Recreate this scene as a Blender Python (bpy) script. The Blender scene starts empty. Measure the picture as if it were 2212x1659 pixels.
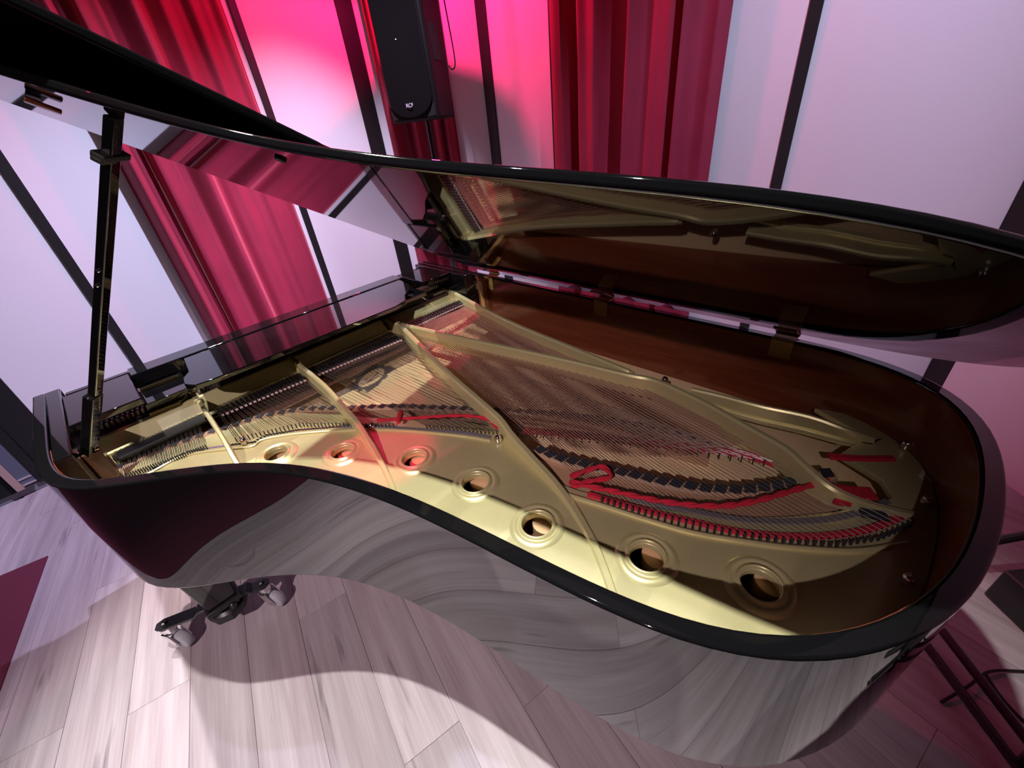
import bpy, bmesh, math, random
from mathutils import Vector, Matrix
random.seed(7)
S = bpy.context.scene
COL = S.collection

# ------------------------------------------------------------------ camera
cam = bpy.data.cameras.new('camera'); camo = bpy.data.objects.new('camera', cam); COL.objects.link(camo)
RC = [[0.677007, -0.729357, -0.098488], [-0.451667, -0.306084, -0.838039], [0.581084, 0.611842, -0.536648]]          # rows: image right, image down, view direction
camo.matrix_world = Matrix(((RC[0][0], -RC[1][0], -RC[2][0], 0.0), (RC[0][1], -RC[1][1], -RC[2][1], 0.0),
                            (RC[0][2], -RC[1][2], -RC[2][2], 1.585), (0, 0, 0, 1)))
cam.sensor_width = 36.0; cam.sensor_fit = 'HORIZONTAL'; cam.lens = 891.15 / 2212 * 36.0
cam.clip_start = 0.02; cam.clip_end = 100
S.camera = camo

# ------------------------------------------------------------------ world, view, lights
w = bpy.data.worlds.new('world'); S.world = w; w.use_nodes = True
bg = w.node_tree.nodes['Background']; bg.inputs[0].default_value = (0.5, 0.25, 0.35, 1); bg.inputs[1].default_value = 0.03
S.view_settings.view_transform = 'Standard'; S.view_settings.look = 'None'
S.view_settings.gamma = 1.0; S.view_settings.use_curve_mapping = False
S.view_settings.exposure = 0.0

def spot(name, loc, target, power, color, angle=60, blend=0.3, radius=0.03):
    l = bpy.data.lights.new(name, 'SPOT'); o = bpy.data.objects.new(name, l); COL.objects.link(o)
    o.location = loc; l.energy = power; l.color = color; l.spot_size = math.radians(angle); l.spot_blend = blend
    l.shadow_soft_size = radius
    o.rotation_euler = (Vector(target) - Vector(loc)).to_track_quat('-Z', 'Y').to_euler()
    return o
WARM = (1.0, 0.96, 0.90); LAV = (0.66, 0.66, 1.0); RED = (1.0, 0.02, 0.17); PINK = (1.0, 0.80, 0.84)
spot('ceiling_spot_middle', (0.086, 0.667, 4.0), (0.22, 0.5, 0.0), 640, (1.0, 0.98, 0.94), 56, 0.7)
spot('ceiling_spot_front', (0.07, 2.45, 4.0), (0.45, 1.35, 0.8), 480, WARM, 45, 0.4)
spot('ceiling_spot_second', (0.06, 1.62, 4.0), (-0.4, 1.2, 0.0), 160, LAV, 70, 0.4)
spot('front_wall_wash', (1.1, 1.5, 4.0), (1.70, 3.42, 0.1), 800, (0.82, 0.68, 1.0), 42, 0.8)
spot('front_wall_wash_left', (1.6, 1.3, 4.0), (-0.35, 3.42, -0.1), 1050, LAV, 46, 1.0)
spot('side_wall_wash', (1.2, -0.3, 4.0), (2.74, 0.9, 0.7), 360, LAV, 54, 0.9)
spot('hall_fill', (-2.9, -0.8, 3.9), (0.05, 0.98, 0.3), 700, PINK, 40, 1.0)  # added fill that lifts the dark piano interior and the shadowed floor
spot('red_par', (2.0, 2.6, 2.57), (1.9, 2.5, 0.0), 78, RED, 175, 0.2)
spot('tail_red_par', (1.9, -1.15, 1.3), (1.2, -0.35, 0.0), 34, RED, 100, 0.6)
spot('added_red_beam', (-0.6, 1.0, 4.1), (0.34, 0.92, 0.83), 420, RED, 5.2, 0.15)  # added narrow spot, aimed to make the red patch on the frame
spot('red_side_fill', (1.8, 1.7, 3.9), (2.74, 1.0, 2.1), 60, RED, 60, 1.0)  # added red lamp that tints the bass-side wall and its curtain
spot('red_curtain_fill', (1.2, 2.5, 3.9), (0.8, 3.42, 2.5), 42, RED, 70, 1.0)  # no known fixture; added to redden the top of the left curtain

# ------------------------------------------------------------------ materials
def nt(name):
    m = bpy.data.materials.new(name); m.use_nodes = True
    t = m.node_tree; return m, t.nodes, t.links, t.nodes['Principled BSDF']
def mat(name, col, rough=0.5, metal=0.0, ior=1.5, coat=0.0, noise=0.0, scale=40.0, bump=0.0, stretch=None, emit=None):
    m, n, l, b = nt(name)
    b.inputs['Base Color'].default_value = (*col, 1); b.inputs['Roughness'].default_value = rough
    b.inputs['Metallic'].default_value = metal; b.inputs['IOR'].default_value = ior
    if coat: b.inputs['Coat Weight'].default_value = coat; b.inputs['Coat Roughness'].default_value = 0.03
    if emit:
        b.inputs['Emission Color'].default_value = (*emit[0], 1); b.inputs['Emission Strength'].default_value = emit[1]
    if noise or bump:
        tc = n.new('ShaderNodeNewGeometry'); mp = n.new('ShaderNodeMapping'); l.new(tc.outputs['Position'], mp.inputs[0])
        if stretch: mp.inputs['Scale'].default_value = stretch[0]; mp.inputs['Rotation'].default_value = stretch[1]
        tx = n.new('ShaderNodeTexNoise'); tx.inputs['Scale'].default_value = scale; tx.inputs['Detail'].default_value = 6
        l.new(mp.outputs[0], tx.inputs['Vector'])
        if noise:
            mx = n.new('ShaderNodeMix'); mx.data_type = 'RGBA'
            mx.inputs[6].default_value = (*[c * (1 - noise) for c in col], 1)
            mx.inputs[7].default_value = (*[min(1, c * (1 + noise)) for c in col], 1)
            l.new(tx.outputs[0], mx.inputs[0]); l.new(mx.outputs[2], b.inputs['Base Color'])
        if bump:
            bp = n.new('ShaderNodeBump'); bp.inputs['Strength'].default_value = bump; bp.inputs['Distance'].default_value = 0.002
            l.new(tx.outputs[0], bp.inputs['Height']); l.new(bp.outputs[0], b.inputs['Normal'])
    return m
BLACK = mat('black_polyester', (0.004, 0.004, 0.0045), 0.025, ior=1.75)
BRONZE = mat('bronze_lacquer', (0.66, 0.60, 0.31), 0.33, 0.42, noise=0.06, scale=60, bump=0.02)
STEEL = mat('string_steel', (0.55, 0.53, 0.52), 0.28, 1.0)
COPPER = mat('copper_winding', (0.52, 0.31, 0.24), 0.4, 0.6)
CHROME = mat('nickel', (0.75, 0.74, 0.76), 0.15, 1.0)
BRASS = mat('brass', (0.75, 0.55, 0.25), 0.22, 1.0)
DARKBRASS = mat('dull_brass', (0.30, 0.21, 0.11), 0.4, 0.9)
DAMPER = mat('damper_wood', (0.010, 0.009, 0.010), 0.35)
FELTW = mat('damper_felt', (0.62, 0.45, 0.42), 0.95)
FELTR = mat('red_felt', (0.50, 0.012, 0.035), 0.95, noise=0.25, scale=300, bump=0.4)
FELTG = mat('grey_felt', (0.16, 0.14, 0.15), 0.95, noise=0.2, scale=400)
GRAPH = mat('graphited_bridge', (0.030, 0.032, 0.042), 0.5)
MAPLE = mat('bridge_maple', (0.42, 0.25, 0.15), 0.45, noise=0.15, scale=30)
MAHOG = mat('mahogany_veneer', (0.17, 0.042, 0.018), 0.18, ior=1.55, noise=0.45, scale=6, stretch=((1, 1.2, 14), (0, 0, 0)))
SOCKET = mat('dark_stained_wood', (0.07, 0.018, 0.012), 0.3)
RAIL = mat('belly_rail_wood', (0.22, 0.11, 0.08), 0.5, noise=0.2, scale=20)
PINS = mat('pin_field_shade', (0.05, 0.022, 0.022), 0.4, noise=0.2)  # gold pin field coloured dark brown, shade under the desk put into colour
CLEAT = mat('light_wood_block', (0.42, 0.25, 0.10), 0.4, noise=0.15, scale=20)
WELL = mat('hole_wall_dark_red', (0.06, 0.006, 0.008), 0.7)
DOWEL = mat('light_wood_disc', (0.75, 0.48, 0.26), 0.6, noise=0.08, scale=40)
RUBBER = mat('black_rubber', (0.01, 0.01, 0.01), 0.6)
BLKMET = mat('black_painted_metal', (0.012, 0.012, 0.014), 0.35, noise=0.1)
GREYTYRE = mat('grey_wheel_tread', (0.42, 0.42, 0.46), 0.5)
WALLM = mat('white_wall_paint', (0.78, 0.76, 0.77), 0.85, noise=0.012, scale=3)
BATTEN = mat('black_batten', (0.006, 0.006, 0.006), 0.55)
DARKW = mat('dark_hall_wall', (0.03, 0.025, 0.03), 0.9)
CEIL = mat('dark_ceiling', (0.02, 0.018, 0.02), 0.9)
SKIRT = mat('grey_skirting', (0.22, 0.21, 0.23), 0.6)
CARPET = mat('red_carpet_pile', (0.105, 0.012, 0.030), 1.0, noise=0.2, scale=500, bump=0.5)
SPKR = mat('speaker_plastic', (0.005, 0.0045, 0.005), 0.6, ior=1.3, noise=0.2, scale=300, bump=0.15)
GRILLE = mat('speaker_grille', (0.003, 0.003, 0.003), 0.6, ior=1.25, noise=0.3, scale=900, bump=0.3)
POCKET = mat('black_recess', (0.001, 0.001, 0.001), 0.8)
BADGE_AND_MARKS = mat('pale_badge_print_and_marks', (0.75, 0.70, 0.75), 0.5)
SLATE = mat('slate_panel', (0.10, 0.11, 0.15), 0.45)
TANEDGE = mat('tan_door_edge', (0.42, 0.28, 0.24), 0.6)
CREST = mat('crest_print', (0.10, 0.085, 0.075), 0.7)
LEDG = mat('green_indicator', (0.05, 0.6, 0.25), 0.4, emit=((0.1, 1.0, 0.45), 6.0))
LEDW = mat('white_indicator', (0.8, 0.8, 0.6), 0.4, emit=((1.0, 0.95, 0.7), 5.0))

def velvet():
    m, n, l, b = nt('red_velvet')
    b.inputs['Roughness'].default_value = 0.75
    b.inputs['Sheen Weight'].default_value = 0.6; b.inputs['Sheen Roughness'].default_value = 0.4
    b.inputs['Sheen Tint'].default_value = (1.0, 0.25, 0.3, 1)
    g = n.new('ShaderNodeNewGeometry'); mp = n.new('ShaderNodeMapping'); mp.inputs['Scale'].default_value = (3, 3, 1.2)
    l.new(g.outputs['Position'], mp.inputs[0])
    t = n.new('ShaderNodeTexNoise'); t.inputs['Scale'].default_value = 3.5; t.inputs['Detail'].default_value = 5
    l.new(mp.outputs[0], t.inputs['Vector'])
    mx = n.new('ShaderNodeMix'); mx.data_type = 'RGBA'
    mx.inputs[6].default_value = (0.21, 0.009, 0.032, 1); mx.inputs[7].default_value = (0.35, 0.016, 0.055, 1)
    l.new(t.outputs[0], mx.inputs[0]); l.new(mx.outputs[2], b.inputs['Base Color'])
    return m
VELVET = velvet()

def spruce():
    m, n, l, b = nt('spruce_soundboard')
    b.inputs['Roughness'].default_value = 0.4
    g = n.new('ShaderNodeNewGeometry'); mp = n.new('ShaderNodeMapping')
    mp.inputs['Rotation'].default_value = (0, 0, math.radians(42)); mp.inputs['Scale'].default_value = (0.6, 90, 1)
    l.new(g.outputs['Position'], mp.inputs[0])
    t = n.new('ShaderNodeTexNoise'); t.inputs['Scale'].default_value = 3.0; t.inputs['Detail'].default_value = 3
    l.new(mp.outputs[0], t.inputs['Vector'])
    mx = n.new('ShaderNodeMix'); mx.data_type = 'RGBA'
    mx.inputs[6].default_value = (0.80, 0.57, 0.30, 1); mx.inputs[7].default_value = (0.90, 0.72, 0.44, 1)
    l.new(t.outputs[0], mx.inputs[0]); l.new(mx.outputs[2], b.inputs['Base Color'])
    return m
SPRUCE = spruce()

PA = math.radians(13.3)       # the floor boards run at this angle from the piano's length
def floorwood():
    m, n, l, b = nt('greyed_oak_board')
    b.inputs['Roughness'].default_value = 0.42
    g = n.new('ShaderNodeNewGeometry'); mp = n.new('ShaderNodeMapping'); mp.vector_type = 'POINT'
    mp.inputs['Rotation'].default_value = (0, 0, PA); l.new(g.outputs['Position'], mp.inputs[0])
    oi = n.new('ShaderNodeObjectInfo')
    off = n.new('ShaderNodeCombineXYZ'); mul = n.new('ShaderNodeMath'); mul.operation = 'MULTIPLY'; mul.inputs[1].default_value = 37.0
    l.new(oi.outputs['Random'], mul.inputs[0]); l.new(mul.outputs[0], off.inputs[0]); l.new(mul.outputs[0], off.inputs[1])
    ad = n.new('ShaderNodeVectorMath'); ad.operation = 'ADD'; l.new(mp.outputs[0], ad.inputs[0]); l.new(off.outputs[0], ad.inputs[1])
    def noise(sc, scale, detail, rough=0.55):
        m2 = n.new('ShaderNodeMapping'); m2.inputs['Scale'].default_value = sc; l.new(ad.outputs[0], m2.inputs[0])
        t = n.new('ShaderNodeTexNoise'); t.inputs['Scale'].default_value = scale; t.inputs['Detail'].default_value = detail
        t.inputs['Roughness'].default_value = rough; l.new(m2.outputs[0], t.inputs['Vector']); return t
    n1 = noise((14, 0.8, 1), 1.6, 6, 0.55); n2 = noise((60, 1.0, 1), 3, 4); n3 = noise((9, 0.7, 1), 2.4, 3)
    r1 = n.new('ShaderNodeValToRGB'); l.new(n1.outputs[0], r1.inputs[0])
    e = r1.color_ramp.elements; e[0].position = 0.25; e[0].color = (0.31, 0.25, 0.26, 1); e[1].position = 0.70; e[1].color = (0.48, 0.42, 0.44, 1)
    mx = n.new('ShaderNodeMix'); mx.data_type = 'RGBA'; mx.blend_type = 'MULTIPLY'; mx.inputs[0].default_value = 0.5
    l.new(r1.outputs[0], mx.inputs[6])
    r2 = n.new('ShaderNodeValToRGB'); l.new(n2.outputs[0], r2.inputs[0])
    r2.color_ramp.elements[0].position = 0.3; r2.color_ramp.elements[0].color = (0.72, 0.7, 0.7, 1); r2.color_ramp.elements[1].position = 0.6
    l.new(r2.outputs[0], mx.inputs[7])
    mk = n.new('ShaderNodeMix'); mk.data_type = 'RGBA'; mk.blend_type = 'MULTIPLY'; mk.inputs[0].default_value = 1.0
    r3 = n.new('ShaderNodeValToRGB'); l.new(n3.outputs[0], r3.inputs[0])
    r3.color_ramp.elements[0].position = 0.26; r3.color_ramp.elements[0].color = (0.42, 0.40, 0.42, 1); r3.color_ramp.elements[1].position = 0.36
    l.new(mx.outputs[2], mk.inputs[6]); l.new(r3.outputs[0], mk.inputs[7])
    tone = n.new('ShaderNodeMapRange'); tone.inputs[3].default_value = 0.86; tone.inputs[4].default_value = 1.12
    l.new(oi.outputs['Random'], tone.inputs[0])
    sc = n.new('ShaderNodeVectorMath'); sc.operation = 'SCALE'; l.new(mk.outputs[2], sc.inputs[0]); l.new(tone.outputs[0], sc.inputs['Scale'])
    l.new(sc.outputs[0], b.inputs['Base Color'])
    bp = n.new('ShaderNodeBump'); bp.inputs['Strength'].default_value = 0.12; bp.inputs['Distance'].default_value = 0.001
    l.new(n2.outputs[0], bp.inputs['Height']); l.new(bp.outputs[0], b.inputs['Normal'])
    return m
OAK = floorwood()

# ------------------------------------------------------------------ mesh helpers
class M:
    def __init__(s): s.v = []; s.f = []
    def add(s, vs, fs):
        b = len(s.v); s.v += [tuple(x) for x in vs]; s.f += [tuple(i + b for i in f) for f in fs]; return s
    def box(s, x0, x1, y0, y1, z0, z1):
        return s.add([(x, y, z) for z in (z0, z1) for y in (y0, y1) for x in (x0, x1)],
                     [(0, 2, 3, 1), (4, 5, 7, 6), (0, 1, 5, 4), (2, 6, 7, 3), (0, 4, 6, 2), (1, 3, 7, 5)])
    def obox(s, c, ax, ay, az):      # centre and three half axes
        c, ax, ay, az = map(Vector, (c, ax, ay, az))
        return s.add([c + ax * i + ay * j + az * k for k in (-1, 1) for j in (-1, 1) for i in (-1, 1)],
                     [(0, 2, 3, 1), (4, 5, 7, 6), (0, 1, 5, 4), (2, 6, 7, 3), (0, 4, 6, 2), (1, 3, 7, 5)])
    def tube(s, pts, r, n=8, closed=False, cap=True):
        P = [Vector(p) for p in pts]; N = len(P); rr = r if isinstance(r, (list, tuple)) else [r] * N
        rings = []; up = Vector((0, 0, 1)); prev = None
        for i in range(N):
            if closed: t = P[(i + 1) % N] - P[i - 1]
            else: t = P[min(i + 1, N - 1)] - P[max(i - 1, 0)]
            if t.length < 1e-9: t = Vector((0, 0, 1))
            t.normalize()
            a = prev if prev is not None else (t.cross(up) if abs(t.z) < 0.95 else t.cross(Vector((1, 0, 0))))
            a = a - t * a.dot(t)
            if a.length < 1e-6: a = t.orthogonal()
            a.normalize(); prev = a; b = t.cross(a)
            rings.append([P[i] + (a * math.cos(2 * math.pi * k / n) + b * math.sin(2 * math.pi * k / n)) * rr[i] for k in range(n)])
        vs = [v for g in rings for v in g]; fs = []
        for i in range(N if closed else N - 1):
            j = (i + 1) % N
            for k in range(n): fs.append((i * n + k, i * n + (k + 1) % n, j * n + (k + 1) % n, j * n + k))
        if cap and not closed: fs += [tuple(range(n - 1, -1, -1)), tuple(range((N - 1) * n, N * n))]
        return s.add(vs, fs)
    def lathe(s, c, prof, n=24, axis=(0, 0, 1), cap=True):
        c = Vector(c); az = Vector(axis).normalized(); ax = az.orthogonal().normalized(); ay = az.cross(ax)
        vs = [c + az * h + (ax * math.cos(2 * math.pi * k / n) + ay * math.sin(2 * math.pi * k / n)) * r for r, h in prof for k in range(n)]
        fs = []
        for i in range(len(prof) - 1):
            for k in range(n): fs.append((i * n + k, i * n + (k + 1) % n, (i + 1) * n + (k + 1) % n, (i + 1) * n + k))
        if cap: fs += [tuple(range(n - 1, -1, -1)), tuple(range((len(prof) - 1) * n, len(prof) * n))]
        return s.add(vs, fs)
    def prism(s, poly, z0, z1):
        n = len(poly)
        return s.add([(x, y, z0) for x, y in poly] + [(x, y, z1) for x, y in poly],
                     [tuple(range(n - 1, -1, -1)), tuple(range(n, 2 * n))] + [(i, (i + 1) % n, n + (i + 1) % n, n + i) for i in range(n)])
    def strip(s, pts, t, zb, crown=0.0):     # standing web along pts (x, y, ztop) down to zb, thickness t
        P = [Vector(p) for p in pts]; N = len(P); vs = []
        zbs = zb if isinstance(zb, (list, tuple)) else [zb] * N
        for i in range(N):
            d = P[min(i + 1, N - 1)] - P[max(i - 1, 0)]; d.z = 0; d.normalize(); q = Vector((-d.y, d.x, 0)) * t / 2
            z = P[i].z; c = Vector((P[i].x, P[i].y, 0)); e = min(t * 0.35, 0.006)
            ring = [c + q + Vector((0, 0, zbs[i])), c + q + Vector((0, 0, z - e)), c + q * 0.55 + Vector((0, 0, z)),
                    c - q * 0.55 + Vector((0, 0, z)), c - q + Vector((0, 0, z - e)), c - q + Vector((0, 0, zbs[i]))]
            vs += ring
        fs = []
        for i in range(N - 1):
            for k in range(6): fs.append((i * 6 + k, (i + 1) * 6 + k, (i + 1) * 6 + (k + 1) % 6, i * 6 + (k + 1) % 6))
        fs += [tuple(range(6)), tuple(range((N - 1) * 6 + 5, (N - 1) * 6 - 1, -1))]
        return s.add(vs, fs)

ROOT = {}
def finish(me, smooth=35.0):
    bm = bmesh.new(); bm.from_mesh(me)
    bmesh.ops.recalc_face_normals(bm, faces=bm.faces)
    for f in bm.faces: f.smooth = True
    lim = math.radians(smooth)
    for e in bm.edges:
        e.smooth = len(e.link_faces) == 2 and e.calc_face_angle(0.0) < lim
    bm.to_mesh(me); bm.free()
def link(name, me, m, parent=None):
    o = bpy.data.objects.new(name, me); COL.objects.link(o)
    if m is not None: me.materials.append(m)
    if parent is not None: o.parent = parent
    return o
def rootloc(parent):
    p = parent; v = Vector((0, 0, 0))
    while p is not None: v += p.location; p = p.parent
    return v
def obj(name, mb, m, parent=None, smooth=35.0, bevel=0.0, segs=2):
    me = bpy.data.meshes.new(name); off = rootloc(parent)
    me.from_pydata([tuple(Vector(v) - off) for v in mb.v], [], mb.f); me.validate(); finish(me, smooth)
    o = link(name, me, m, parent)
    if bevel:
        b = o.modifiers.new('bevel', 'BEVEL'); b.width = bevel; b.segments = segs; b.limit_method = 'ANGLE'; b.angle_limit = math.radians(40)
        b.harden_normals = False
    return o
def top(o, label, cat, group=None):
    o['label'] = label; o['category'] = cat
    if group: o['group'] = group
    return o
def thing(name, loc, label, cat, group=None):
    o = bpy.data.objects.new(name, None); COL.objects.link(o); o.location = loc; o.empty_display_size = 0.1
    return top(o, label, cat, group)
def struct(o): o['kind'] = 'structure'; return o
def stuff(o): o['kind'] = 'stuff'; return o
def dup(o, delta, parent=None):
    c = o.copy(); COL.objects.link(c); c.location = o.location + Vector(delta)
    if parent is not None: c.parent = parent
    return c
def catmull(pts, n):
    P = [Vector(p) for p in pts]; P = [P[0] * 2 - P[1]] + P + [P[-1] * 2 - P[-2]]; out = []
    for i in range(1, len(P) - 2):
        for k in range(n):
            t = k / n; a, b, c, d = P[i - 1:i + 3]
            out.append(0.5 * ((2 * b) + (c - a) * t + (2 * a - 5 * b + 4 * c - d) * t * t + (3 * b - a - 3 * c + d) * t ** 3))
    out.append(P[-2]); return out
def lerp_poly(pts, s):      # point at fraction s of a polyline
    P = [Vector(p) for p in pts]; d = [0]
    for a, b in zip(P, P[1:]): d.append(d[-1] + (b - a).length)
    q = s * d[-1]
    for i in range(len(P) - 1):
        if q <= d[i + 1] or i == len(P) - 2:
            return P[i].lerp(P[i + 1], (q - d[i]) / max(1e-9, d[i + 1] - d[i]))
def curve_sheet(name, outer, holes, z, half, bevel, m, parent):
    cu = bpy.data.curves.new(name, 'CURVE'); cu.dimensions = '2D'; cu.fill_mode = 'BOTH'; cu.extrude = half; cu.bevel_depth = bevel; cu.bevel_resolution = 2
    off = rootloc(parent)
    for poly in [outer] + holes:
        sp = cu.splines.new('POLY'); sp.points.add(len(poly) - 1); sp.use_cyclic_u = True
        for p, q in zip(sp.points, poly): p.co = (q[0] - off.x, q[1] - off.y, 0, 1)
    t = bpy.data.objects.new('tmp', cu); COL.objects.link(t)
    me = bpy.data.meshes.new_from_object(t.evaluated_get(bpy.context.evaluated_depsgraph_get()))
    bpy.data.objects.remove(t); me.name = name
    for v in me.vertices: v.co.z += z - off.z
    me.materials.clear(); 
    bm = bmesh.new(); bm.from_mesh(me); bmesh.ops.remove_doubles(bm, verts=bm.verts, dist=1e-5); bm.to_mesh(me); bm.free()
    finish(me); return link(name, me, m, parent)
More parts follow.
